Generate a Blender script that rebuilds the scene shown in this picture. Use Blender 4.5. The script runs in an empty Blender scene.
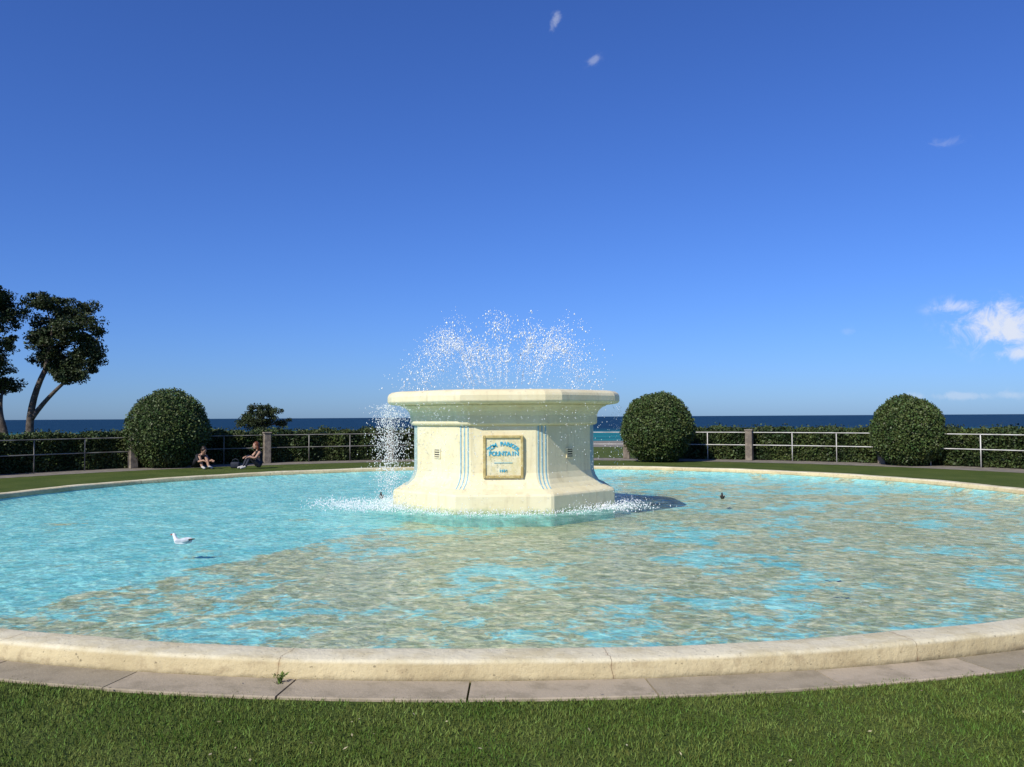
import bpy, bmesh, math, numpy as np
from mathutils import Vector, Matrix, Euler
rng=np.random.default_rng(7)
R=math.radians
sc=bpy.context.scene
col=sc.collection
CX,CY=-0.15,15.6      # pool centre
# ------------------------------------------------------------------ helpers
def link(o,parent=None):
    col.objects.link(o)
    if parent is not None: o.parent=parent
    return o
def empty(name,loc=(0,0,0),rotz=0):
    e=bpy.data.objects.new(name,None); e.location=loc; e.rotation_euler=(0,0,rotz); e.empty_display_size=.2
    return link(e)
def mesh_obj(name,verts,faces,mats=(),smooth=False,parent=None):
    me=bpy.data.meshes.new(name); me.from_pydata([tuple(v) for v in verts],[],faces); me.update()
    for m in mats: me.materials.append(m)
    if smooth: me.polygons.foreach_set('use_smooth',[True]*len(me.polygons))
    o=bpy.data.objects.new(name,me); return link(o,parent)
def fast_mesh(name,V,nper,mats,parent=None,smooth=False,faceidx=None):
    me=bpy.data.meshes.new(name)
    N,k,_=V.shape
    if faceidx is None:
        faceidx=np.arange(k).reshape(1,k)
    F=np.asarray(faceidx); nf,fk=F.shape
    loops=(np.arange(N)[:,None,None]*k+F[None]).reshape(-1)
    me.vertices.add(N*k); me.vertices.foreach_set('co',V.reshape(-1).astype(np.float32))
    me.loops.add(len(loops)); me.loops.foreach_set('vertex_index',loops.astype(np.int32))
    me.polygons.add(N*nf)
    me.polygons.foreach_set('loop_start',(np.arange(N*nf)*fk).astype(np.int32))
    me.polygons.foreach_set('loop_total',np.full(N*nf,fk,dtype=np.int32))
    if smooth: me.polygons.foreach_set('use_smooth',np.ones(N*nf,dtype=bool))
    me.update(calc_edges=True); me.validate()
    for m in mats: me.materials.append(m)
    o=bpy.data.objects.new(name,me); return link(o,parent)
def unit(a): return a/np.maximum(np.linalg.norm(a,axis=-1,keepdims=True),1e-9)
def leaves(name,C,Nrm,L,W,mat,parent=None,bias=.6):
    n=len(C)
    rnd=unit(rng.normal(size=(n,3))); nn=unit(Nrm*bias+rnd*(1-bias)*1.6)
    t=unit(np.cross(nn,unit(rng.normal(size=(n,3))))); b=np.cross(nn,t)
    l=(L*rng.uniform(.6,1.3,n))[:,None]*.5; w=(W*rng.uniform(.6,1.3,n))[:,None]*.5
    V=np.stack([C-t*l,C+b*w+t*l*.1,C+t*l,C-b*w+t*l*.1],axis=1)
    return fast_mesh(name,V,4,[mat],parent)
def tube(bm,pts,rad,seg=8,cap=True):
    pts=[Vector(p) for p in pts]; rings=[]
    up=Vector((0.13,0.31,.94)).normalized()
    prev=None
    for i,p in enumerate(pts):
        d=(pts[min(i+1,len(pts)-1)]-pts[max(i-1,0)]).normalized()
        if prev is None:
            a=d.cross(up); 
            if a.length<.1: a=d.cross(Vector((1,0,0)))
            a.normalize()
        else:
            a=(prev-d*prev.dot(d)).normalized()
        prev=a; b=d.cross(a)
        r=rad[i] if hasattr(rad,'__len__') else rad
        rings.append([bm.verts.new(p+(a*math.cos(2*math.pi*k/seg)+b*math.sin(2*math.pi*k/seg))*r) for k in range(seg)])
    for i in range(len(rings)-1):
        for k in range(seg):
            bm.faces.new((rings[i][k],rings[i][(k+1)%seg],rings[i+1][(k+1)%seg],rings[i+1][k]))
    if cap:
        bm.faces.new(list(reversed(rings[0]))); bm.faces.new(rings[-1])
def bm_obj(name,bm,mats,parent=None,smooth=True):
    bmesh.ops.recalc_face_normals(bm,faces=bm.faces)
    me=bpy.data.meshes.new(name); bm.to_mesh(me); bm.free()
    for m in mats: me.materials.append(m)
    if smooth: me.polygons.foreach_set('use_smooth',[True]*len(me.polygons))
    return link(bpy.data.objects.new(name,me),parent)
def box(bm,c,s,rot=None):
    m=Matrix.Translation(c)@(rot.to_4x4() if rot else Matrix.Identity(4))@Matrix.Diagonal((s[0],s[1],s[2],1))
    return bmesh.ops.create_cube(bm,size=1,matrix=m)
def bevel(o,w=.01,seg=2,ang=30):
    m=o.modifiers.new('bevel','BEVEL'); m.width=w; m.segments=seg; m.limit_method='ANGLE'; m.angle_limit=R(ang)
# ------------------------------------------------------------------ materials
class NT:
    def __init__(s,nt): s.nt=nt; s.n=nt.nodes; s.l=nt.links
    def new(s,t,**k):
        x=s.n.new(t)
        for a,b in k.items():
            if a=='ins':
                for i,v in b.items():
                    if isinstance(v,bpy.types.NodeSocket): s.l.new(v,x.inputs[i])
                    else: x.inputs[i].default_value=v
            else: setattr(x,a,b)
        return x
    def math(s,op,a,b=None,c=None,clamp=False):
        ins={0:a}
        if b is not None: ins[1]=b
        if c is not None: ins[2]=c
        return s.new('ShaderNodeMath',operation=op,use_clamp=clamp,ins=ins).outputs[0]
    def noise(s,vec,scale,detail=4,rough=.55,dist=0):
        return s.new('ShaderNodeTexNoise',ins={'Vector':vec,'Scale':scale,'Detail':detail,'Roughness':rough,'Distortion':dist}).outputs['Fac']
    def maprange(s,v,a,b,c=0.,d=1.,smooth=True):
        return s.new('ShaderNodeMapRange',interpolation_type='SMOOTHSTEP' if smooth else 'LINEAR',ins={0:v,1:a,2:b,3:c,4:d}).outputs[0]
    def mix(s,f,a,b,blend='MIX'):
        x=s.new('ShaderNodeMix',data_type='RGBA',blend_type=blend)
        for i,v in ((0,f),(6,a),(7,b)):
            if isinstance(v,bpy.types.NodeSocket): s.l.new(v,x.inputs[i])
            else: x.inputs[i].default_value=(v if i==0 else (*v,1) if len(v)==3 else v)
        return x.outputs[2]
def newmat(name):
    m=bpy.data.materials.new(name); m.use_nodes=True; m.node_tree.nodes.clear()
    t=NT(m.node_tree); out=t.new('ShaderNodeOutputMaterial'); return m,t,out
def noise_mat(name,c1,c2,scale=5,rough=.7,bump=0.,bscale=None,island=0.,spec=.3,detail=3,lo=.35,hi=.65,trans=0.):
    m,t,out=newmat(name)
    pos=t.new('ShaderNodeNewGeometry')
    f=t.maprange(t.noise(pos.outputs['Position'],scale,detail),lo,hi)
    c=t.mix(f,c1,c2)
    if island:
        hs=t.new('ShaderNodeHueSaturation',ins={'Hue':t.maprange(pos.outputs['Random Per Island'],0,1,.5-.03*island,.5+.03*island,False),
            'Value':t.maprange(pos.outputs['Random Per Island'],0,1,1-.45*island,1+.45*island,False),'Color':c}); c=hs.outputs[0]
    p=t.new('ShaderNodeBsdfPrincipled',ins={'Base Color':c,'Roughness':rough,'Specular IOR Level':spec})
    if bump:
        b=t.new('ShaderNodeBump',ins={'Strength':1.,'Distance':bump,'Height':t.noise(pos.outputs['Position'],bscale or scale*6,4,.6)})
        t.l.new(b.outputs[0],p.inputs['Normal'])
    sh=p.outputs[0]
    if trans:
        tr=t.new('ShaderNodeBsdfTranslucent',ins={'Color':c})
        sh=t.new('ShaderNodeMixShader',ins={0:trans,1:p.outputs[0],2:tr.outputs[0]}).outputs[0]
    t.l.new(sh,out.inputs[0]); return m
M={}
M['leaf_bush']=noise_mat('topiary_leaf',(.045,.075,.018),(.085,.11,.03),3,.5,island=1.,spec=.3)
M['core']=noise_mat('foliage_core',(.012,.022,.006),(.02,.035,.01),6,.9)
M['leaf_hedge']=noise_mat('hedge_leaf',(.024,.042,.012),(.07,.09,.024),1.2,.55,island=1.,spec=.25)
M['leaf_tree']=noise_mat('tree_leaf',(.022,.034,.012),(.045,.058,.02),1.5,.5,island=1.,spec=.2)
M['bark']=noise_mat('bark',(.06,.045,.035),(.12,.10,.08),6,.9,.02,25)
M['metal']=noise_mat('railing_paint_white',(.45,.43,.39),(.64,.62,.57),2,.6)
M['metal_dark']=noise_mat('railing_paint_dark',(.12,.115,.10),(.26,.245,.21),2,.7)
M['concrete']=noise_mat('post_concrete',(.15,.125,.10),(.25,.21,.16),6,.9,.01,40)
def cream(name):
    m,t,out=newmat(name); g=t.new('ShaderNodeNewGeometry'); P=g.outputs['Position']
    c=t.mix(t.maprange(t.noise(P,2.3,5),.35,.7),(.75,.675,.445),(.70,.61,.375))
    z=t.new('ShaderNodeSeparateXYZ',ins={0:P}).outputs[2]
    st=t.new('ShaderNodeMapping',ins={'Vector':P,'Scale':(7,7,.7)})
    streak=t.maprange(t.noise(st.outputs[0],1.6,4),.5,.75)
    c=t.mix(t.math('MULTIPLY',streak,.42),c,(.50,.41,.24))
    c=t.mix(t.math('MULTIPLY',t.maprange(t.noise(P,11,5,.7),.56,.7),.3),c,(.78,.74,.60))
    a=t.math('MULTIPLY',t.maprange(t.math('ADD',z,t.math('MULTIPLY',t.noise(P,6,4),.16)),.12,.24,1.,0.),.8)
    c=t.mix(a,c,(.24,.34,.18))
    c=t.mix(t.maprange(z,.02,.06,1.,0.),c,(.22,.62,.60))
    p=t.new('ShaderNodeBsdfPrincipled',ins={'Base Color':c,'Roughness':.6,'Specular IOR Level':.25})
    b=t.new('ShaderNodeBump',ins={'Strength':.6,'Distance':.006,'Height':t.noise(P,14,5,.65)})
    t.l.new(b.outputs[0],p.inputs['Normal']); t.l.new(p.outputs[0],out.inputs[0]); return m
M['cream']=cream('cream_painted_concrete')
M['blue']=noise_mat('pale_blue_paint',(.22,.40,.48),(.30,.48,.54),12,.5)
M['blue_letter']=noise_mat('turquoise_letter_paint',(.04,.33,.48),(.09,.42,.55),30,.4)
M['plaque']=noise_mat('plaque_panel',(.62,.54,.30),(.72,.66,.45),9,.5,.004,40)
M['gold']=noise_mat('plaque_frame_gold',(.40,.30,.11),(.54,.44,.20),14,.4,.004,40)
M['dark']=noise_mat('dark_void',(.03,.03,.025),(.07,.06,.05),20,.8)
def rim_mat():
    m,t,out=newmat('rim_painted_concrete'); g=t.new('ShaderNodeNewGeometry'); P=g.outputs['Position']
    z=t.new('ShaderNodeSeparateXYZ',ins={0:P}).outputs[2]
    c=t.mix(t.maprange(t.noise(P,1.3,5,.6),.35,.68),(.60,.50,.29),(.47,.38,.21))
    c=t.mix(t.math('MULTIPLY',t.maprange(t.noise(P,9,5,.7),.48,.7),.6),c,(.33,.25,.14))
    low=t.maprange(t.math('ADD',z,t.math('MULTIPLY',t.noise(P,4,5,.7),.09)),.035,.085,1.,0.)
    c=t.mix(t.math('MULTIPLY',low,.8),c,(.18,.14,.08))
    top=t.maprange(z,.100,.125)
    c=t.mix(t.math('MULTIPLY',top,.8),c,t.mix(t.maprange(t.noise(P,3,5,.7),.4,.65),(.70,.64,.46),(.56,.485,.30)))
    rel=t.new('ShaderNodeVectorMath',operation='SUBTRACT',ins={0:P,1:(CX,CY,0)})
    s=t.new('ShaderNodeSeparateXYZ',ins={0:rel.outputs[0]})
    ang=t.math('ARCTAN2',s.outputs[0],s.outputs[1])
    fr=t.math('FRACT',t.math('ADD',t.math('MULTIPLY',ang,32/(2*math.pi)),t.math('ADD',t.math('MULTIPLY',t.noise(P,6,3),.03),-.15)))
    j=t.math('LESS_THAN',t.math('ABSOLUTE',t.math('SUBTRACT',fr,.5)),.0011)
    c=t.mix(t.math('MULTIPLY',j,.65),c,(.12,.06,.03))
    rust=t.math('MULTIPLY',t.maprange(t.math('ABSOLUTE',t.math('SUBTRACT',fr,.5)),.0,.012,1.,0.),t.maprange(t.noise(P,14,4,.7),.45,.7))
    c=t.mix(t.math('MULTIPLY',rust,.5),c,(.28,.13,.05))
    spot=t.maprange(t.noise(P,38,2,.5),.66,.74)
    c=t.mix(t.math('MULTIPLY',spot,.6),c,(.1,.08,.05))
    p=t.new('ShaderNodeBsdfPrincipled',ins={'Base Color':c,'Roughness':.75,'Specular IOR Level':.2})
    b=t.new('ShaderNodeBump',ins={'Strength':.9,'Distance':.016,'Height':t.noise(P,12,6,.7)})
    t.l.new(b.outputs[0],p.inputs['Normal']); t.l.new(p.outputs[0],out.inputs[0]); return m
M['rim']=rim_mat()
def slab_mat():
    m,t,out=newmat('paving_stone'); g=t.new('ShaderNodeNewGeometry'); P=g.outputs['Position']; rI=g.outputs['Random Per Island']
    c=t.mix(rI,(.30,.25,.17),(.42,.345,.245))
    c=t.mix(t.math('MULTIPLY',t.maprange(t.noise(P,5,5,.65),.42,.68),.6),c,(.21,.175,.115))
    c=t.mix(t.math('MULTIPLY',t.maprange(t.noise(P,60,3,.6),.55,.7),.4),c,(.42,.37,.28))
    p=t.new('ShaderNodeBsdfPrincipled',ins={'Base Color':c,'Roughness':.9,'Specular IOR Level':.2})
    b=t.new('ShaderNodeBump',ins={'Strength':.8,'Distance':.006,'Height':t.noise(P,40,5,.7)})
    t.l.new(b.outputs[0],p.inputs['Normal']); t.l.new(p.outputs[0],out.inputs[0]); return m
M['slab']=slab_mat()
M['path']=noise_mat('path_asphalt',(.16,.14,.11),(.24,.21,.17),3,.9,.01,40)
def ground_mat():
    m,t,out=newmat('ground_grass'); g=t.new('ShaderNodeNewGeometry'); P=g.outputs['Position']
    s=t.new('ShaderNodeSeparateXYZ',ins={0:P})
    c=t.mix(t.maprange(t.noise(P,.9,5,.6),.35,.65),(.07,.105,.02),(.105,.135,.03))
    c=t.mix(t.math('MULTIPLY',t.maprange(t.noise(P,45,3,.7),.4,.7),.7),c,(.045,.06,.014))
    beach=t.maprange(s.outputs[2],-.6,-.1,1.,0.)
    c=t.mix(beach,c,t.mix(t.noise(P,.4,4),(.16,.15,.13),(.28,.25,.2)))
    p=t.new('ShaderNodeBsdfPrincipled',ins={'Base Color':c,'Roughness':.95,'Specular IOR Level':.1})
    b=t.new('ShaderNodeBump',ins={'Strength':1.,'Distance':.03,'Height':t.noise(P,40,3,.7)})
    t.l.new(b.outputs[0],p.inputs['Normal']); t.l.new(p.outputs[0],out.inputs[0]); return m
M['ground']=ground_mat()
M['blade']=noise_mat('grass_blade',(.08,.13,.02),(.14,.175,.038),2.1,.6,island=1.,spec=.12,detail=5)
def floor_mat():
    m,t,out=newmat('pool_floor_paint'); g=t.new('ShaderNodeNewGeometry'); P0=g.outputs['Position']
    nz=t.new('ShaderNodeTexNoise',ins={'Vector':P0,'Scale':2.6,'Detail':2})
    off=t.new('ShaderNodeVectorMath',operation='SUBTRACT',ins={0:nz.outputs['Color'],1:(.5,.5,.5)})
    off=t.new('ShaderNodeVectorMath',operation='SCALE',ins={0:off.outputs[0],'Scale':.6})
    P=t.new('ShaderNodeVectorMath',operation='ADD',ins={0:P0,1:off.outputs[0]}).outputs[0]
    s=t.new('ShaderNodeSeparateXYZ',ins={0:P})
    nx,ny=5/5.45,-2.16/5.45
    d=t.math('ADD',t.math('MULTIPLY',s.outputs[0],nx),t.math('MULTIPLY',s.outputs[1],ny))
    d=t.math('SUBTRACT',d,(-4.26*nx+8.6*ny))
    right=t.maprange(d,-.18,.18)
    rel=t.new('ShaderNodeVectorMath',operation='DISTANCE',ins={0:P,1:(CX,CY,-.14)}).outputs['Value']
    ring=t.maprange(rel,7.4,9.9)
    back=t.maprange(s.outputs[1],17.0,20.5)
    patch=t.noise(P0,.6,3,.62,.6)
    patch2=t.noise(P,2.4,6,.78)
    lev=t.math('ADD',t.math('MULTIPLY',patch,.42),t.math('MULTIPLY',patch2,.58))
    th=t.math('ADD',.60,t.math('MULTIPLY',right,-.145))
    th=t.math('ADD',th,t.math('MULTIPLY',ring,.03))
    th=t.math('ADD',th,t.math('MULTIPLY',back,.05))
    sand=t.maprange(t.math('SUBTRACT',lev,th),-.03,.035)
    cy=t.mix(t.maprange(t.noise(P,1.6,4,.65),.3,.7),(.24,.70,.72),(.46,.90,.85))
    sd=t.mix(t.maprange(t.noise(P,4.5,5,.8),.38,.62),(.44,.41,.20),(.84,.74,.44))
    peb_caustic=t.new('ShaderNodeTexVoronoi',feature='F1',ins={'Vector':P,'Scale':11.}).outputs['Color']  # pebble cells; their mottling also imitates rippled light on the floor
    ps=t.new('ShaderNodeSeparateXYZ',ins={0:peb_caustic})
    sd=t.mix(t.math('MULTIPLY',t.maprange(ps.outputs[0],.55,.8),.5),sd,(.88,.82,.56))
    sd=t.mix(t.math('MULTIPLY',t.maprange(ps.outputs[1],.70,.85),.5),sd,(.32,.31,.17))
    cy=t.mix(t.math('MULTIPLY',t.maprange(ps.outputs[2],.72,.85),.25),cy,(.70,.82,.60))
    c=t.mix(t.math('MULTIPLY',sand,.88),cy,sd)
    p=t.new('ShaderNodeBsdfDiffuse',ins={'Color':c})
    t.l.new(p.outputs[0],out.inputs[0]); return m
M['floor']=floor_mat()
def water_mat():
    m,t,out=newmat('pool_water'); g=t.new('ShaderNodeNewGeometry'); P=g.outputs['Position']
    rel=t.new('ShaderNodeVectorMath',operation='DISTANCE',ins={0:P,1:(CX,CY,.05)}).outputs['Value']
    st=t.new('ShaderNodeMapping',ins={'Vector':P,'Rotation':(0,0,R(25)),'Scale':(1,1.1,1)}).outputs[0]
    h1=t.noise(st,3.2,2,.55,.8); h2=t.noise(st,9,2,.6,.4)
    h=t.math('ADD',h1,t.math('MULTIPLY',h2,.4))
    bump=t.new('ShaderNodeBump',ins={'Strength':1.,'Distance':.07,'Height':h})
    nz=t.new('ShaderNodeTexNoise',ins={'Vector':P,'Scale':3.,'Detail':3})
    off=t.new('ShaderNodeVectorMath',operation='SCALE',ins={0:nz.outputs['Color'],'Scale':.5})
    PV=t.new('ShaderNodeVectorMath',operation='ADD',ins={0:st,1:off.outputs[0]}).outputs[0]
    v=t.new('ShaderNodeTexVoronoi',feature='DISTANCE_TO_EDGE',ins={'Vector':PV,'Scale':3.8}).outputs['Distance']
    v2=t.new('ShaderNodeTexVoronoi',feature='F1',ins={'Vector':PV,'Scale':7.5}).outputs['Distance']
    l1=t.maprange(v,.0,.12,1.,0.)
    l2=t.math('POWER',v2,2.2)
    caustics=t.math('ADD',t.math('MULTIPLY',l1,.75),t.math('MULTIPLY',l2,.75),clamp=True)
    tint=t.mix(caustics,(.70,.785,.765),(1.,1.,1.))  # caustic light net painted into the transmission tint
    tr=t.new('ShaderNodeBsdfTransparent',ins={'Color':tint})
    gl=t.new('ShaderNodeBsdfGlossy',ins={'Color':(1,1,1,1),'Roughness':.07,'Normal':bump.outputs[0]})
    fr=t.new('ShaderNodeFresnel',ins={'IOR':1.33,'Normal':bump.outputs[0]}).outputs[0]
    fr=t.math('MULTIPLY',fr,.38,clamp=True)
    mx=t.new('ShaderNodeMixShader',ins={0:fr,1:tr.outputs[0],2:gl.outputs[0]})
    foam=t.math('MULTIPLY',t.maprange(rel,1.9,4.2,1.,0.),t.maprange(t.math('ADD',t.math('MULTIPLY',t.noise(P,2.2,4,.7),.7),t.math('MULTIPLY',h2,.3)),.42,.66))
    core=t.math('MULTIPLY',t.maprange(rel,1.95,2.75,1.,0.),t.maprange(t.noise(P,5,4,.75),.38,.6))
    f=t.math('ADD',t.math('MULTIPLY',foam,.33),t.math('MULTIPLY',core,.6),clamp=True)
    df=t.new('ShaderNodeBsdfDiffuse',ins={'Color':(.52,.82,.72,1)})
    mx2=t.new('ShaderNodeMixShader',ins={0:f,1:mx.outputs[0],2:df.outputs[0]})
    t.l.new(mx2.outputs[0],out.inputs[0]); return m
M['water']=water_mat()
def sea_mat():
    m,t,out=newmat('sea_water'); g=t.new('ShaderNodeNewGeometry'); P=g.outputs['Position']
    y=t.new('ShaderNodeSeparateXYZ',ins={0:P}).outputs[1]
    st=t.new('ShaderNodeMapping',ins={'Vector':P,'Scale':(.004,.02,1)}).outputs[0]
    yy=t.math('ADD',y,t.math('MULTIPLY',t.math('SUBTRACT',t.noise(st,1,3),.5),200))
    c=t.mix(t.maprange(yy,220,420),(.02,.19,.19),(.007,.034,.068))
    c=t.mix(t.math('MULTIPLY',t.maprange(t.noise(st,3,4),.4,.65),.4),c,(.003,.016,.038))
    p=t.new('ShaderNodeBsdfPrincipled',ins={'Base Color':c,'Roughness':.5,'Specular IOR Level':.03})
    b=t.new('ShaderNodeBump',ins={'Strength':1,'Distance':.5,'Height':t.noise(P,.35,3)})
    t.l.new(b.outputs[0],p.inputs['Normal'])
    t.l.new(p.outputs[0],out.inputs[0]); return m
M['sea']=sea_mat()
def drop_mat():
    m,t,out=newmat('water_droplets')
    p=t.new('ShaderNodeBsdfPrincipled',ins={'Base Color':(.9,.92,.93,1),'Roughness':.2,'Specular IOR Level':.8})
    t.l.new(p.outputs[0],out.inputs[0]); return m
M['drop']=drop_mat()
def plain(name,c,rough=.7): return noise_mat(name,c,tuple(x*.8 for x in c),20,rough)
# ------------------------------------------------------------------ camera
f=852.
cam=bpy.data.cameras.new('camera'); cam.sensor_width=36; cam.lens=f/1024*36; cam.clip_end=120000; cam.clip_start=.05
co=link(bpy.data.objects.new('camera',cam))
co.matrix_world=Matrix.Translation((0,0,1.6))@Matrix.Rotation(R(92.25),4,'X')@Matrix.Rotation(R(-.33),4,'Z')
sc.camera=co
# ------------------------------------------------------------------ light
el=R(40); hx,hy=.62,.785
to_sun=Vector((-hx*math.cos(el),-hy*math.cos(el),math.sin(el))).normalized()
sun=bpy.data.lights.new('sun','SUN'); sun.energy=5.0; sun.angle=R(.53); sun.color=(1,.955,.86)
so=link(bpy.data.objects.new('sun',sun)); so.rotation_euler=to_sun.to_track_quat('Z','Y').to_euler()
w=bpy.data.worlds.new('World'); sc.world=w; w.use_nodes=True; t=NT(w.node_tree); t.n.clear()
wo=t.new('ShaderNodeOutputWorld')
sky=t.new('ShaderNodeTexSky',sky_type='NISHITA',sun_disc=False,sun_elevation=el,sun_rotation=math.atan2(to_sun.x,to_sun.y)%(2*math.pi),
          altitude=0,air_density=1.,dust_density=.35,ozone_density=2.2)
tinted=t.mix(1.,sky.outputs[0],(.41,.69,1.40),'MULTIPLY')
D=t.new('ShaderNodeTexCoord').outputs['Generated']
nA=t.noise(D,42,6,.68,.5)
def cloudmask(az,elv,sa,se,thr=.5,strength=1.,rot=0):
    c=Vector((math.sin(R(az))*math.cos(R(elv)),math.cos(R(az))*math.cos(R(elv)),math.sin(R(elv))))
    rel=t.new('ShaderNodeVectorMath',operation='SUBTRACT',ins={0:D,1:tuple(c)}).outputs[0]
    mp=t.new('ShaderNodeVectorRotate',rotation_type='Z_AXIS',ins={'Vector':rel,'Angle':R(az)}).outputs[0]
    if rot: mp=t.new('ShaderNodeVectorRotate',rotation_type='Y_AXIS',ins={'Vector':mp,'Angle':R(rot)}).outputs[0]
    mp=t.new('ShaderNodeVectorMath',operation='DIVIDE',ins={0:mp,1:(math.tan(R(sa)),.5,math.tan(R(se)))}).outputs[0]
    l=t.new('ShaderNodeVectorMath',operation='LENGTH',ins={0:mp}).outputs['Value']
    fall=t.maprange(l,0,1.,1.,0.)
    v=t.math('ADD',fall,t.math('MULTIPLY',t.math('SUBTRACT',nA,.5),3.4))
    v=t.math('MULTIPLY',t.maprange(v,thr,thr+1.1),t.maprange(l,.5,1.5,1,0))
    return t.math('MULTIPLY',v,strength)
clouds=[(3.0,25.1,.5,1.2,.25,.34,-28),(5.7,22.9,.6,.35,.25,.25,30),(27.2,16.0,1.8,.6,.3,.2,0),
        (30.4,5.3,3.2,1.7,-.1,.9,0),(27.8,6.4,1.7,.6,-.1,.6,0),(31.0,3.6,2.4,.7,.1,.75,0),(21.5,5.2,.9,.4,.3,.14,0),
        (28,1.1,7.,.4,.15,.3,0)]
mask=None
for cdef in clouds:
    k=cloudmask(*cdef); mask=k if mask is None else t.math('MAXIMUM',mask,k)
colr=t.mix(mask,tinted,(8.4,8.8,9.8))
bg=t.new('ShaderNodeBackground',ins={'Color':colr,'Strength':.093}); t.l.new(bg.outputs[0],wo.inputs[0])
sc.view_settings.view_transform='Standard'; sc.view_settings.look='None'; sc.view_settings.exposure=0
# ------------------------------------------------------------------ ground
def gz(y): return float(np.interp(y,[-1e5,45,72,190,230,400],[0,0,-3.7,-3.95,-4.3,-9]))
XW=9000; Y0,Y1=-4000,45
angs=sorted(set([2*math.pi*k/144 for k in range(144)]+[math.atan2(yy-CY,xx-CX)%(2*math.pi) for xx in(-XW,XW) for yy in (Y0,Y1)]))
verts=[];faces=[]
def rect(a):
    dx,dy=math.cos(a),math.sin(a); ts=[]
    if dx>1e-9: ts.append((XW-CX)/dx)
    if dx<-1e-9: ts.append((-XW-CX)/dx)
    if dy>1e-9: ts.append((Y1-CY)/dy)
    if dy<-1e-9: ts.append((Y0-CY)/dy)
    k=min(ts); return (CX+dx*k,CY+dy*k,0)
n=len(angs)
for a in angs: verts.append((CX+10.25*math.cos(a),CY+10.25*math.sin(a),0))
for a in angs: verts.append((CX+24*math.cos(a),CY+24*math.sin(a),0))
for a in angs: verts.append(rect(a))
for r in (0,1):
    for i in range(n): faces.append((r*n+i,r*n+(i+1)%n,(r+1)*n+(i+1)%n,(r+1)*n+i))
ys=[45,58,72,110,190,230,400]
b=len(verts)
for y in ys:
    verts+= [(-XW,y,gz(y)),(XW,y,gz(y))]
for i in range(len(ys)-1): faces.append((b+2*i,b+2*i+1,b+2*i+3,b+2*i+2))
mesh_obj('ground',verts,faces,[M['ground']])
mesh_obj('sea',[(-60000,150,-4),(60000,150,-4),(60000,60000,-4),(-60000,60000,-4)],[(0,1,2,3)],[M['sea']])
def annulus(name,r0,r1,z,mat,a0=0,a1=2*math.pi,seg=180):
    v=[];fc=[]
    for i in range(seg+1):
        a=a0+(a1-a0)*i/seg
        v+=[(CX+r0*math.sin(a),CY+r0*math.cos(a),z),(CX+r1*math.sin(a),CY+r1*math.cos(a),z)]
    for i in range(seg): fc.append((2*i,2*i+2,2*i+3,2*i+1))
    return mesh_obj(name,v,fc,[mat])
annulus('path',15.9,17.7,.004,M['path'])
# ------------------------------------------------------------------ pool
pool=empty('fountain_pool',(0,0,0))
prof=[(10.10,-.40),(10.10,.02),(10.11,.110),(10.125,.127),(10.15,.133),(10.36,.131),(10.388,.125),(10.400,.110),(10.405,.0),(10.405,-.05)]
seg=360; v=[];fc=[]
for i in range(seg):
    a=2*math.pi*i/seg
    w1=.004*math.sin(a*17)+.003*math.sin(a*41+1)+.003*math.sin(a*67+2)
    for r,z in prof:
        r2=r+w1; z2=z+(.004*math.sin(a*23)+.002*math.sin(a*57) if z>.1 else 0)
        v.append((CX+r2*math.cos(a),CY+r2*math.sin(a),z2))
k=len(prof)
for i in range(seg):
    for j in range(k-1):
        i2=(i+1)%seg; fc.append((i*k+j,i2*k+j,i2*k+j+1,i*k+j+1))
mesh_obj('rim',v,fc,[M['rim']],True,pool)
fp=[(.01,-.15),(6,-.15),(8.8,-.13),(9.6,-.10),(9.95,-.05),(10.08,.02),(10.107,.035)]
v=[];fc=[]
for i in range(180):
    a=2*math.pi*i/180
    for r,z in fp: v.append((CX+r*math.cos(a),CY+r*math.sin(a),z))
k=len(fp)
for i in range(180):
    for j in range(k-1): i2=(i+1)%180; fc.append((i*k+j,i*k+j+1,i2*k+j+1,i2*k+j))
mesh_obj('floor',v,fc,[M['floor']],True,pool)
def disc(name,r,z,mat,parent=None):
    return mesh_obj(name,[(CX+r*math.cos(2*math.pi*i/180),CY+r*math.sin(2*math.pi*i/180),z) for i in range(180)],[tuple(range(180))],[mat],False,parent)
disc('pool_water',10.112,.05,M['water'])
bm=bmesh.new(); NS=62
off=[rng.uniform(-.06,.06) for _ in range(NS)]
for i in range(NS):
    g=.0006; a0=2*math.pi*(i+.88+off[i])/NS+g; a1=2*math.pi*(i+1.88+off[(i+1)%NS])/NS-g
    zt=.014+rng.uniform(-.004,.005); r0=10.42; r1=10.75+rng.uniform(-.008,.008); rows=[]
    for j in range(7):
        a=a0+(a1-a0)*j/6
        rows.append([bm.verts.new((CX+r*math.sin(a),CY-r*math.cos(a),z)) for r,z in((r0,-.03),(r0,zt-.004),(r0+.006,zt),(r1-.008,zt),(r1,zt-.006),(r1,-.03))])
    for j in range(6):
        for q in range(5): bm.faces.new((rows[j][q],rows[j][q+1],rows[j+1][q+1],rows[j+1][q]))
    bm.faces.new(rows[0]); bm.faces.new(rows[-1])
bm_obj('stone_paving',bm,[M['slab']],smooth=False)
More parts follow.
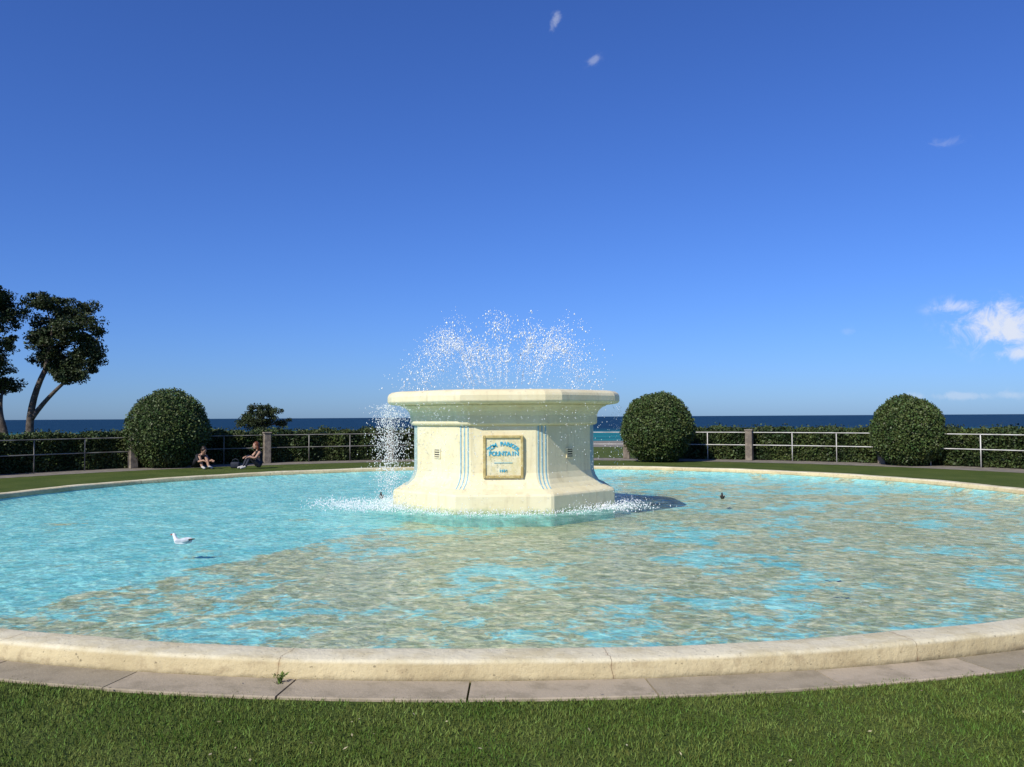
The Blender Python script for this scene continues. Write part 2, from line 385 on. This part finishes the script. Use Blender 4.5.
# ------------------------------------------------------------------ fountain
F=empty('octagonal_fountain',(CX,CY,0))
def octa_loft(name,prof,mats,parent,closed_top=True):
    v=[];fc=[]
    for a,e,z in prof:
        for k in range(8):
            th=-math.pi/2+k*math.pi/4
            n_=np.array([math.cos(th),math.sin(th)]); tt=np.array([-math.sin(th),math.cos(th)])
            half=.41421*a-e
            for s in(-1,1):
                p=n_*a+tt*half*s; v.append((p[0],p[1],z))
    for i in range(len(prof)-1):
        for k in range(16):
            k2=(k+1)%16; fc.append((i*16+k,i*16+k2,(i+1)*16+k2,(i+1)*16+k))
    fc.append(tuple(range(16))[::-1])
    if closed_top: fc.append(tuple((len(prof)-1)*16+q for q in range(16)))
    o=mesh_obj(name,v,fc,mats,False,parent); return o
body=[(1.92,.03,-.20),(1.92,.03,.33),(1.90,.03,.36),(1.84,.05,.385),(1.74,.08,.43),(1.665,.11,.50),(1.615,.12,.58),(1.585,.12,.68),(1.58,.12,.80),(1.58,.12,1.46)]
o=octa_loft('pedestal',body,[M['cream']],F); bevel(o,.008,2,25)
corn=[(1.60,.10,1.46),(1.63,.10,1.475),(1.645,.10,1.50),(1.645,.10,1.63),(1.67,.1,1.70),(1.73,.1,1.76),(1.80,.10,1.79),(1.80,.1,1.815)]
o=octa_loft('cornice',corn,[M['cream']],F); bevel(o,.006,2,25)
slab=[(1.93,.14,1.815),(2.0,.15,1.83),(2.03,.16,1.865),(2.03,.16,1.955),(2.01,.16,2.00),(1.96,.16,2.035),(1.88,.15,2.05),(1.62,.12,2.05),(1.57,.12,2.03),(1.55,.12,1.93)]
o=octa_loft('basin_slab',slab,[M['cream']],F); bevel(o,.012,3,25)
v=[(1.56*math.cos(2*math.pi*i/48),1.56*math.sin(2*math.pi*i/48),2.01) for i in range(48)]
mesh_obj('basin_water',v,[tuple(range(48))],[plain('basin_water_surface',(.35,.5,.5),.1)],False,F)
bm=bmesh.new()
prof_s=[p for p in body if p[2]>=.42]
for k in range(8):
    th=-math.pi/2+math.pi/8+k*math.pi/4
    n_=Vector((math.cos(th),math.sin(th),0)); tt=Vector((-math.sin(th),math.cos(th),0))
    for off_ in (-.066,0,.066):
        rows=[]
        for a,e,z in prof_s:
            cr=a/math.cos(math.pi/8)-e*math.sin(math.pi/8)
            c=n_*(cr+.002)+tt*off_+Vector((0,0,z))
            wd=.010
            rows.append([bm.verts.new(c-tt*wd-n_*.01),bm.verts.new(c-tt*wd+n_*.006),bm.verts.new(c+tt*wd+n_*.006),bm.verts.new(c+tt*wd-n_*.01)])
        for i in range(len(rows)-1):
            for q in range(3): bm.faces.new((rows[i][q],rows[i][q+1],rows[i+1][q+1],rows[i+1][q]))
bm_obj('flute_stripes',bm,[M['blue']],F,False)
yb=-1.58
bm=bmesh.new()
z0,z1,hw=.60,1.30,.33
for s in(-1,1): box(bm,(s*(hw-.0225),yb-.02,(z0+z1)/2),(.045,.10,z1-z0))
for z in(z0+.0225,z1-.0225): box(bm,(0,yb-.021,z),(2*hw-.092,.10,.045))
o=bm_obj('plaque_frame',bm,[M['gold']],F,False); bevel(o,.01)
bm=bmesh.new(); box(bm,(0,yb-.012,(z0+z1)/2),(2*hw-.08,.06,z1-z0-.08)); bm_obj('plaque_panel',bm,[M['plaque']],F,False)
def letter(ch,x,z,size,rot=0):
    cu=bpy.data.curves.new('letter_'+ch,'FONT'); cu.body=ch; cu.size=size; cu.extrude=.006; cu.offset=.0035; cu.align_x='CENTER'; cu.align_y='CENTER'
    cu.materials.append(M['blue_letter']); o=bpy.data.objects.new('letter_'+ch,cu); link(o,F)
    o.location=(x,yb-.047,z); o.rotation_euler=Euler((R(90),rot,0))
s1='TOM PARKER'
for i,ch in enumerate(s1):
    if ch==' ': continue
    a=(i-4.5)*R(9.4); rr=.34
    letter(ch,rr*math.sin(a),.82+rr*math.cos(a),.09,a)
s2='FOUNTAIN'
for i,ch in enumerate(s2): letter(ch,(i-3.5)*.062,1.0,.095)
for i,ch in enumerate('1936'): letter(ch,(i-1.5)*.035,.72,.05)
bm=bmesh.new(); box(bm,(0,yb-.046,.85),(.3,.008,.008)); bm_obj('plaque_underline',bm,[M['blue_letter']],F,False)
for k in(-1,1,3,-3):
    th=-math.pi/2+k*math.pi/4; rot=Matrix.Rotation(th+math.pi/2,3,'Z')
    bm=bmesh.new()
    c=Vector((math.cos(th)*1.583,math.sin(th)*1.583,.99))
    tx=rot@Vector((1,0,0)); nrm=rot@Vector((0,-1,0))
    for s in(-1,1):
        box(bm,c+tx*s*.075,(.02,.03,.17),rot); box(bm,c+Vector((0,0,s*.075)),(.128,.03,.02),rot)
    for q in range(3): box(bm,c+Vector((0,0,-.04+q*.04)),(.128,.02,.018),rot)
    bm_obj('vent_frame',bm,[M['cream']],F,False)
    bm=bmesh.new(); box(bm,c-nrm*.004,(.13,.014,.13),rot); bm_obj('vent_opening',bm,[M['dark']],F,False)
bm=bmesh.new()
NZ=26
for i in range(NZ):
    a=2*math.pi*i/NZ; tube(bm,[(.55*math.cos(a),.55*math.sin(a),1.9),(.56*math.cos(a),.56*math.sin(a),2.08)],.02,8)
bm_obj('jet_nozzles',bm,[M['concrete']],F)
P=[];S=[]
for i in range(NZ):
    a=2*math.pi*i/NZ+rng.uniform(-.05,.05); vz=rng.uniform(3.9,4.85); vr=rng.uniform(.9,1.65)
    m_=int(rng.uniform(240,430)); tm=2*vz/9.8
    tt=(rng.uniform(.02,1.0,m_)**.85)*tm
    pulse=rng.integers(0,14,m_); 
    sp=.03+.24*(tt/tm)
    pv=np.clip(rng.normal(0,.045,14),-.08,.07)[pulse]; pa=rng.normal(0,.14,14)[pulse]
    vzz=vz*(1+pv+rng.normal(0,.018,m_)); 
    vx=vr*np.cos(a+pa)+rng.normal(0,1,m_)*sp*.5-.12; vy=vr*np.sin(a+pa)+rng.normal(0,1,m_)*sp*.5
    x=.56*math.cos(a)+vx*tt; y=.56*math.sin(a)+vy*tt; z=2.06+vzz*tt-4.9*tt**2
    ok=(z>2.0); P.append(np.stack([x,y,z],1)[ok]); S.append((rng.uniform(.0025,.008,m_)*(1+1.0*(rng.random(m_)<.12)))[ok])
def drip(n_,amin,amax,rad,spread,s0,s1,pw=.7):
    a=rng.uniform(amin,amax,n_); a=np.where(rng.random(n_)<.6,np.round(a/.045)*.045+rng.normal(0,.004,n_),a)
    rr=rad/np.cos(((a+math.pi/8)%(math.pi/4))-math.pi/8)
    rr=rr+np.abs(rng.normal(0,spread,n_)); z=.06+1.78*rng.random(n_)**pw
    P.append(np.stack([rr*np.cos(a),rr*np.sin(a),z],1)); S.append(rng.uniform(s0,s1,n_))
drip(2600,R(150),R(222),2.02,.16,.003,.009)
drip(350,R(-75),R(20),2.02,.05,.003,.007)
drip(550,R(222),R(262),2.02,.04,.003,.007)
drip(150,R(262),R(290),2.02,.03,.003,.006)
n_=6500; a=rng.uniform(0,2*math.pi,n_); wgt=.45+.55*np.cos(a-R(190))**2; keep=rng.random(n_)<wgt
rr=1.97+np.abs(rng.normal(0,.25,n_)); z=.055+np.abs(rng.normal(0,.05,n_))
P.append(np.stack([rr*np.cos(a),rr*np.sin(a),z],1)[keep]); S.append(rng.uniform(.003,.009,n_)[keep])
for (ax,ay) in((-2.55,-.9),(1.9,-1.35),(-2.2,-1.3),(-2.9,-.4)):
    n_=480; P.append(np.stack([ax+rng.normal(0,.30,n_),ay+rng.normal(0,.18,n_),.055+np.abs(rng.normal(0,.06,n_))],1)); S.append(rng.uniform(.003,.010,n_))
P=np.concatenate(P);S=np.concatenate(S)
octv=np.array([(1,0,0),(-1,0,0),(0,1,0),(0,-1,0),(0,0,1.7),(0,0,-1.7)])
octf=[(0,2,4),(2,1,4),(1,3,4),(3,0,4),(2,0,5),(1,2,5),(3,1,5),(0,3,5)]
V=P[:,None,:]+octv[None]*S[:,None,None]
fast_mesh('water_spray',V,3,[M['drop']],F,True,octf)
# ------------------------------------------------------------------ topiary balls
def topiary(x,y,r,sz=1.):
    e=empty('ball_topiary_bush',(x,y,0))
    ph=rng.uniform(0,6,6)
    def rad(d):
        return 1+.024*np.sin(3*d[:,0]*2+ph[0])+.022*np.sin(5*d[:,1]+ph[1]+2*d[:,2])+.02*np.sin(7*d[:,2]+ph[2])+.015*np.sin(13*d[:,0]+9*d[:,2]+ph[3])
    n_=24000; d=unit(rng.normal(size=(n_,3)))
    rr=r*rad(d)*(1+np.where(rng.random(n_)<.14,rng.uniform(0,.05,n_),-rng.random(n_)**1.5*.12))
    C=d*rr[:,None]; C[:,2]=C[:,2]*sz+r*.95
    ok=C[:,2]>.03; C=C[ok]; d=d[ok]
    leaves('foliage',C,d,.078,.045,M['leaf_bush'],e,.42)
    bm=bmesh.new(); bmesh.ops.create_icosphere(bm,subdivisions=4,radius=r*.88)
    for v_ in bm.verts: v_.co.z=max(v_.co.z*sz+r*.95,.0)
    bm_obj('dark_core',bm,[M['core']],e)  # solid filler ball, darkness inside the foliage put into its colour
topiary(-11.42,28.3,1.29,1.03)
topiary(5.12,30.0,1.24)
topiary(12.55,27.1,1.08,1.08)
# ------------------------------------------------------------------ hedges
def hedge(a0,a1,n_):
    e=empty('hedge',(CX,CY,0)); r0,r1,H=17.6,19.2,1.14
    def hgt(a): return H+.035*np.sin(a*60)+.03*np.sin(a*143+1)+.025*np.sin(a*317)
    u=rng.uniform(R(a0),R(a1),n_); q=rng.random(n_); C=np.zeros((n_,3)); N=np.zeros((n_,3))
    hh=hgt(u); er=np.stack([np.sin(u),np.cos(u)],1)
    side=q<.6; top=(q>=.6)&(q<.9); back=q>=.9
    bul=.06*np.sin(u*90)+.04*np.sin(u*37*2)
    rr=np.where(side,r0+bul+rng.normal(0,.06,n_),np.where(top,rng.uniform(r0,r1,n_),r1+rng.normal(0,.05,n_)))
    zz=np.where(top,hh-np.abs(rng.normal(0,.05,n_))+.14*(rng.random(n_)<.08)*rng.random(n_),rng.uniform(0.02,1,n_)*hh)
    C[:,:2]=er*rr[:,None]; C[:,2]=zz
    N[:,:2]=np.where(side[:,None],-er,np.where(back[:,None],er,0)); N[:,2]=np.where(top,1,.15)
    leaves('foliage',C,N,.095,.055,M['leaf_hedge'],e,.42)
    sg=60; v=[];fc=[]
    for i in range(sg+1):
        a=R(a0+(a1-a0)*i/sg); 
        for rr_,zz_ in((r0+.1,0),(r0+.1,H-.1),(r1-.08,H-.1),(r1-.08,0)): v.append((rr_*math.sin(a),rr_*math.cos(a),zz_))
    for i in range(sg):
        for j in range(3): fc.append((4*i+j,4*i+4+j,4*i+5+j,4*i+1+j))
    fc+= [(0,1,2,3),(4*sg,4*sg+1,4*sg+2,4*sg+3)]
    mesh_obj('dark_core',v,fc,[M['core']],False,e)  # solid filler behind the leaves, inner darkness painted as near-black green
hedge(-80,-8,60000); hedge(17,80,52000)
# ------------------------------------------------------------------ railing (darker left run, paler right run)
RL=17.25
def arc(r,a,z): return (r*math.sin(R(a)),r*math.cos(R(a)),z)
for (a0,a1,mt) in ((-80,0,M['metal_dark']),(0,80,M['metal'])):
    e=empty('metal_railing',(CX,CY,0)); bm=bmesh.new()
    for z in(1.0,.55):
        tube(bm,[arc(RL,a,z) for a in np.arange(a0,a1+.1,2.5)],.016,8)
    bm_obj('rails',bm,[mt],e)
    bm=bmesh.new()
    for a in range(a0,a1,5):
        if a%15==0: continue
        tube(bm,[arc(RL,a,0),arc(RL,a,.98)],.017,8)
    bm_obj('stanchions',bm,[mt],e)
    bm=bmesh.new()
    for a in range(-75,76,15):
        if not (a0<=a<a1): continue
        rot=Matrix.Rotation(-R(a),3,'Z')
        box(bm,arc(RL,a,.53),(.24,.24,1.06),rot); box(bm,arc(RL,a,1.085),(.29,.29,.05),rot)
    o=bm_obj('concrete_posts',bm,[M['concrete']],e,False); bevel(o,.015)
# ------------------------------------------------------------------ trees
def bez(p0,p1,p2,n=8):
    p0,p1,p2=map(Vector,(p0,p1,p2)); return [p0*(1-t_)**2+p1*2*t_*(1-t_)+p2*t_**2 for t_ in np.linspace(0,1,n)]
def tree(x,y,trunks,clumps,leaf=.15,nsub=28,nl=110,sub=.34):
    e=empty('pohutukawa_tree',(x,y,0))
    bm=bmesh.new()
    tips=[]
    for (p0,p1,p2,r0,r1) in trunks:
        pts=bez(p0,p1,p2,10); tube(bm,pts,list(np.linspace(r0,r1,10)),10); tips+= [(pts[5],r0*.6),(pts[-1],r1)]
    C=[];N=[]
    for (cx,cy,cz,rx,ry,rz) in clumps:
        c=Vector((cx,cy,cz))
        tp,tr=min(tips,key=lambda q:(q[0]-c).length+ (3 if q[0].z>c.z+.3 else 0))
        mid=(tp+c)/2+Vector((rng.normal(0,.15),rng.normal(0,.15),-.15))
        tube(bm,bez(tp,mid,c,7),list(np.linspace(tr*.7,.03,7)),7)
        for s_ in range(nsub):
            d=unit(rng.normal(size=3)); d[2]=d[2]*.8+.15
            sc_=np.array([rx,ry,rz])*d*rng.uniform(.35,1.15); q=np.array(c)+sc_
            if s_%4==0: tube(bm,bez(c,(c+Vector(q))/2+Vector((0,0,-.08)),q,4),[.03,.022,.016,.01],5,False)
            k=int(nl*rng.uniform(.5,1.3)); dd=unit(rng.normal(size=(k,3))); rr=rng.random(k)**.5*sub*rng.uniform(.6,1.4)
            pts=q+dd*rr[:,None]*np.array([1.15,1.15,.75]); C.append(pts); N.append(unit(dd+np.array([0,0,.6])))
    bm_obj('trunk_and_limbs',bm,[M['bark']],e)
    leaves('foliage',np.concatenate(C),np.concatenate(N),leaf,leaf*.55,M['leaf_tree'],e,.4)
def cl(lst,yr):
    return [(a,rng.uniform(-yr,yr),b,c,c*1.0,d) for a,b,c,d in lst]
tree(-25.3,45,[((0,0,-.2),(-.5,0,2.0),(.6,0,4.2),.22,.13),((-.1,0,1.6),(.5,0.1,2.6),(1.5,.3,3.6),.14,.08),((.6,0,4.2),(.8,0,5.2),(1.0,0,6.6),.12,.06)],
     cl([(.7,7.75,.95,.6),(1.75,7.3,1.1,.8),(2.55,6.1,.9,1.0),(1.26,5.6,1.2,1.05),(2.4,4.7,.95,.85),(.35,4.9,.65,.6),(1.4,4.5,.9,.55),(.5,6.5,.85,.9),(1.9,6.3,1.1,.9),(2.8,5.1,.65,.7),(2.3,3.8,.8,.4),(.25,5.8,.55,.6)],.9))
tree(-26.55,44.3,[((0.3,0,-.2),(.2,0,2.0),(-1.3,0,4.0),.22,.13),((.15,0,1.2),(-.2,.1,2.0),(-.2,.3,2.9),.14,.09),((-1.3,0,4.0),(-1.2,0,5.0),(-.6,0,6.5),.13,.07)],
     cl([(-.3,7.8,1.0,.65),(.25,7.0,.85,.85),(-.5,6.1,1.15,1.0),(.15,5.2,.8,.8),(-.2,4.2,.9,.65),(-.5,3.4,.8,.45),(-1.8,7.3,1.1,.7),(-2.4,6.0,1.2,.9),(-2.6,4.6,1.1,.7),(-1.3,4.6,1,.6),(-3.2,5.4,.9,.9),(-1.0,5.2,1.0,.8)],.9))
tree(-17.45,60,[((0,0,-2.4),(-.1,0,-.5),(.1,0,1.2),.16,.1)],
     cl([(-.9,1.25,.75,.45),(0,1.6,.8,.6),(.9,1.3,.75,.4),(-.3,2.1,.8,.45),(.5,2.1,.7,.4),(0,.9,1.0,.3),(-1.2,1.6,.4,.3)],.7),.15,16,75,.26)
# ------------------------------------------------------------------ grass blades
def blades(name,X,Y,h0,h1,wd,mat):
    n_=len(X); h=rng.uniform(h0,h1,n_); a=rng.uniform(0,2*math.pi,n_); le=h*rng.uniform(.1,.9,n_); b=rng.uniform(0,2*math.pi,n_)
    wx=np.cos(a)*wd*.5; wy=np.sin(a)*wd*.5
    z=np.zeros(n_)
    V=np.stack([np.stack([X-wx,Y-wy,z],1),np.stack([X+wx,Y+wy,z],1),np.stack([X+np.cos(b)*le,Y+np.sin(b)*le,h],1)],1)
    return fast_mesh(name,V,3,[mat])
n_=340000; Y=rng.uniform(3.2,7.0,n_); X=rng.uniform(-5.0,5.0,n_)
rr=np.hypot(X-CX,Y-CY)
ok=(rr>10.735+.03*np.sin(X*13)+.02*np.sin(X*47)+.02*np.sin(X*5))&(np.abs(X)<.64*Y+.5)
X=X[ok];Y=Y[ok]
pt=np.sin(X*2.3+1.1*np.sin(Y*3.1))*np.sin(Y*2.9+X*.7)+.6*np.sin(X*7+Y*5)*np.sin(Y*9-X*3)
ok=rng.random(len(X))<.72+.22*pt
blades('grass',X[ok],Y[ok],.010,.030,.006,M['blade'])
n_=70; Y=rng.uniform(3.4,5.4,n_); X=rng.uniform(-3.5,3.5,n_); ok=np.hypot(X-CX,Y-CY)>10.5
C=np.stack([X,Y,np.full(n_,.030)],1)[ok]
leaves('fallen_leaves',C,np.tile([0,0,1.],(len(C),1)),.024,.012,noise_mat('dry_leaf',(.24,.19,.09),(.42,.37,.22),9,.8,island=.5),None,.75)
e=empty('weed_plant',(-1.40,5.18,0)); k=46
a=rng.uniform(0,2*math.pi,k); C=np.stack([np.cos(a)*rng.uniform(0,.035,k)+rng.normal(0,.012,k),np.sin(a)*.02-.015,rng.uniform(.012,.075,k)],1)
leaves('weed_leaves',C,unit(rng.normal(size=(k,3))),.035,.014,M['blade'],e,.3)
bm=bmesh.new()
for i in range(7):
    a=rng.uniform(0,6.28); tube(bm,[(0,0,0),(math.cos(a)*.015,math.sin(a)*.01-.01,.04),(math.cos(a)*.035,math.sin(a)*.02-.02,.075)],[.002,.0015,.001],5)
bm_obj('weed_stems',bm,[M['blade']],e)
# ------------------------------------------------------------------ skin-modifier figures
def skinned(name,joints,edges,mats,segmat,parent,sub=2):
    names=list(joints); idx={k:i for i,k in enumerate(names)}
    me=bpy.data.meshes.new(name); me.from_pydata([joints[k][0] for k in names],[(idx[a],idx[b]) for a,b in edges],[])
    o=bpy.data.objects.new(name,me); col.objects.link(o)
    o.modifiers.new('skin','SKIN'); ss=o.modifiers.new('sub','SUBSURF'); ss.levels=sub; ss.render_levels=sub
    for i,k in enumerate(names):
        r=joints[k][1]; sv=me.skin_vertices[0].data[i]; sv.radius=(r,r) if not hasattr(r,'__len__') else r; sv.use_root=(i==0)
    dg=bpy.context.evaluated_depsgraph_get(); dg.update()
    m2=bpy.data.meshes.new_from_object(o.evaluated_get(dg)); m2.name=name
    bpy.data.objects.remove(o)
    m2.materials.clear()
    for m in mats: m2.materials.append(m)
    A=np.array([joints[a][0] for a,b in edges],float); B=np.array([joints[b][0] for a,b in edges],float); d=B-A
    for p in m2.polygons:
        c=np.array(p.center); tt=np.clip(((c-A)*d).sum(1)/np.maximum((d*d).sum(1),1e-9),0,1)
        q=np.linalg.norm(A+d*tt[:,None]-c,axis=1); p.material_index=segmat[int(q.argmin())]; p.use_smooth=True
    o=bpy.data.objects.new(name,m2); return link(o,parent)
M['skin']=plain('skin',(.46,.27,.18),.5)
def ell(bm,c,r,rot=None,sub=3,mi=0):
    m=Matrix.Translation(c)@(rot.to_4x4() if rot else Matrix.Identity(4))@Matrix.Diagonal((*r,1))
    g=bmesh.ops.create_icosphere(bm,subdivisions=sub,radius=1,matrix=m)
    for v_ in g['verts']:
        for f_ in v_.link_faces: f_.material_index=mi
def person(x,y,rotz,J,top,legs,hair,shoe,headdir,hairlen=1,name='seated_woman'):
    e=empty(name,(x,y,0),rotz)
    Jd={k:(v[0],v[1]) for k,v in J.items()}
    E=[('pelvis','waist'),('waist','chest'),('chest','neckb'),('neckb','headb')]; sm=[1,1,1,0]
    for s in'LR':
        E+=[('pelvis','hip'+s),('hip'+s,'knee'+s),('knee'+s,'ankle'+s),('ankle'+s,'toe'+s),('chest','sh'+s),('sh'+s,'el'+s),('el'+s,'wr'+s),('wr'+s,'palm'+s)]
        sm+=[2,2,legs[1],3,1,top[1],0,0]
    skinned('body',Jd,E,[M['skin'],top[0],legs[0],shoe],sm,e)
    for s in'LR':
        w_=Vector(J['wr'+s][0]); p_=Vector(J['palm'+s][0]); d=(p_-w_).normalized(); side=d.cross(Vector((0,0,1))).normalized(); dn=side.cross(d)
        jj={'r':(tuple(p_-d*.02),.02)}; ee=[]
        for i,(of,ln) in enumerate(((-.028,.062),(-.01,.075),(.01,.072),(.028,.055))):
            a=p_+side*of+d*.01; b=a+d*ln*.5+dn*-.004; c=b+d*ln*.4-dn*.022
            jj[f'a{i}']=(tuple(a),.010); jj[f'b{i}']=(tuple(b),.0085); jj[f'c{i}']=(tuple(c),.0065); ee+=[('r',f'a{i}'),(f'a{i}',f'b{i}'),(f'b{i}',f'c{i}')]
        sg=1 if s=='L' else -1
        a=p_-d*.01-side*.035*sg; b=a+d*.03-side*.022*sg; jj['t1']=(tuple(a),.011); jj['t2']=(tuple(b),.008); ee+=[('r','t1'),('t1','t2')]
        skinned('hand_'+s,jj,ee,[M['skin']],[0]*len(ee),e,1)
    hc=Vector(J['headb'][0])+Vector((.02,0,.075)); q=Vector(headdir).to_track_quat('X','Z').to_matrix()
    bm=bmesh.new()
    ell(bm,hc,(.095,.075,.115),q,3,0)
    ell(bm,hc+q@Vector((.03,0,-.06)),(.062,.052,.055),q,2,0)
    ell(bm,hc+q@Vector((.098,0,-.018)),(.018,.011,.02),q,2,0)
    for s in(-1,1):
        ell(bm,hc+q@Vector((0,s*.076,-.01)),(.016,.008,.028),q,2,0)
        ell(bm,hc+q@Vector((.084,s*.03,.01)),(.008,.012,.006),q,2,2)
    ell(bm,hc+q@Vector((.086,0,-.055)),(.008,.024,.006),q,2,3)
    ell(bm,hc+q@Vector((-.02,0,.022)),(.098,.088,.112),q,3,1)
    if hairlen: 
        ell(bm,hc+q@Vector((-.075,0,-.09)),(.045,.07,.13),q,3,1)
        for s in(-1,1): ell(bm,hc+q@Vector((-.03,s*.07,-.07)),(.04,.022,.1),q,2,1)
    else: ell(bm,hc+q@Vector((-.085,0,.08)),(.045,.045,.04),q,2,1)
    bm_obj('head',bm,[M['skin'],hair,M['dark'],plain('lips',(.4,.15,.12))],e)
    return e
def sit(lean=0.):
    c,s_=math.cos(lean),math.sin(lean)
    def up(x,y,z):
        z-=.12; return (x*c+z*s_,y,-x*s_+z*c+.12)
    J={'pelvis':((0,0,.125),(.13,.12)),'waist':(up(-.01,0,.30),(.115,.095)),'chest':(up(.0,0,.46),(.13,.10)),'neckb':(up(.02,0,.60),.052),'headb':(up(.045,0,.665),.05)}
    for k,s in(('L',1),('R',-1)):
        J['hip'+k]=((.03,s*.10,.115),.095); J['knee'+k]=((.34,s*.12,.42),.062); J['ankle'+k]=((.50,s*.12,.075),.04); J['toe'+k]=((.68,s*.14,.035),.035)
        J['sh'+k]=(up(.0,s*.17,.54),.052)
        sh=Vector(J['sh'+k][0]); el_=sh+Vector((.17,s*.05,-.20)); J['el'+k]=(tuple(el_),.04)
        wr=el_+Vector((.17,-s*.06,.05)); J['wr'+k]=(tuple(wr),.027); J['palm'+k]=(tuple(wr+Vector((.06,-s*.02,-.02))),(.032,.022))
    return J
blk=plain('black_cloth',(.015,.015,.018)); nvy=plain('navy_cloth',(.02,.025,.04)); wht=plain('light_shoe',(.5,.48,.45))
auburn=plain('auburn_hair',(.16,.05,.02),.45); brown=plain('dark_hair',(.03,.018,.012),.45)
person(-8.10,27.4,R(215),sit(.12),(blk,0),(nvy,2),auburn,wht,(1,0,-.12),1)
person(-10.15,27.4,R(-35),sit(.7),(blk,1),(blk,0),brown,wht,(1,0,-.7),0)
bm=bmesh.new(); box(bm,(0,0,.10),(.30,.16,.20)); o=bm_obj('shoulder_bag',bm,[nvy],None,True); o.location=(-8.95,27.6,0); bevel(o,.05,3); 
bm=bmesh.new(); tube(bm,[(-.12,0,.19),(-.08,0,.27),(0,.01,.30),(.08,0,.27),(.12,0,.19)],.012,6); bm_obj('strap',bm,[nvy],o)
# ------------------------------------------------------------------ birds
def bird(name,x,y,rotz,s,cb,cw,cbill):
    e=empty(name,(x,y,.05),rotz); e.scale=(s,s,s)
    J={'body':((0,0,.035),(.075,.06)),'rump':((-.12,0,.05),(.05,.04)),'tail':((-.23,0,.075),(.012,.028)),'breast':((.09,0,.05),(.062,.058)),'neck':((.135,0,.12),.030),'headc':((.15,0,.175),.036),'face':((.178,0,.178),.022),'bill1':((.20,0,.172),.010),'bill':((.235,0,.165),.005)}
    E=[('body','rump'),('rump','tail'),('body','breast'),('breast','neck'),('neck','headc'),('headc','face'),('face','bill1'),('bill1','bill')]
    skinned('body',J,E,[cb,cw,cbill],[0,1,0,0,0,0,2,2],e)
    bm=bmesh.new()
    for sg in(-1,1):
        ell(bm,(-.05,sg*.058,.075),(.15,.02,.045),Matrix.Rotation(R(8),3,'Y')@Matrix.Rotation(sg*R(-12),3,'X'),3,0)
        ell(bm,(-.19,sg*.03,.095),(.085,.01,.014),Matrix.Rotation(R(6),3,'Y'),2,1)
        ell(bm,(.168,sg*.03,.186),(.006,.005,.006),None,2,1)
    bm_obj('wings_and_eyes',bm,[cw,M['dark']],e)
wh=plain('white_feathers',(.82,.82,.80)); gy=plain('grey_feathers',(.5,.52,.55)); rd=plain('red_bill',(.45,.06,.03)); dk=plain('dark_feathers',(.04,.035,.03)); dk2=plain('brown_feathers',(.08,.06,.045))
bird('seagull',-4.10,10.6,R(165),.68,wh,gy,rd)
bird('duck',-2.52,16.4,R(100),.6,dk,dk2,dk2)
bird('duck',3.92,16.0,R(80),.55,dk,dk2,dk2)
C=np.array([[2.93,8.0,.058],[2.99,8.02,.06],[3.03,7.98,.058]]); leaves('floating_leaf',C,np.tile([0,0,1.],(3,1)),.1,.05,plain('wet_leaf',(.03,.05,.12)),None,.85)
print('done')
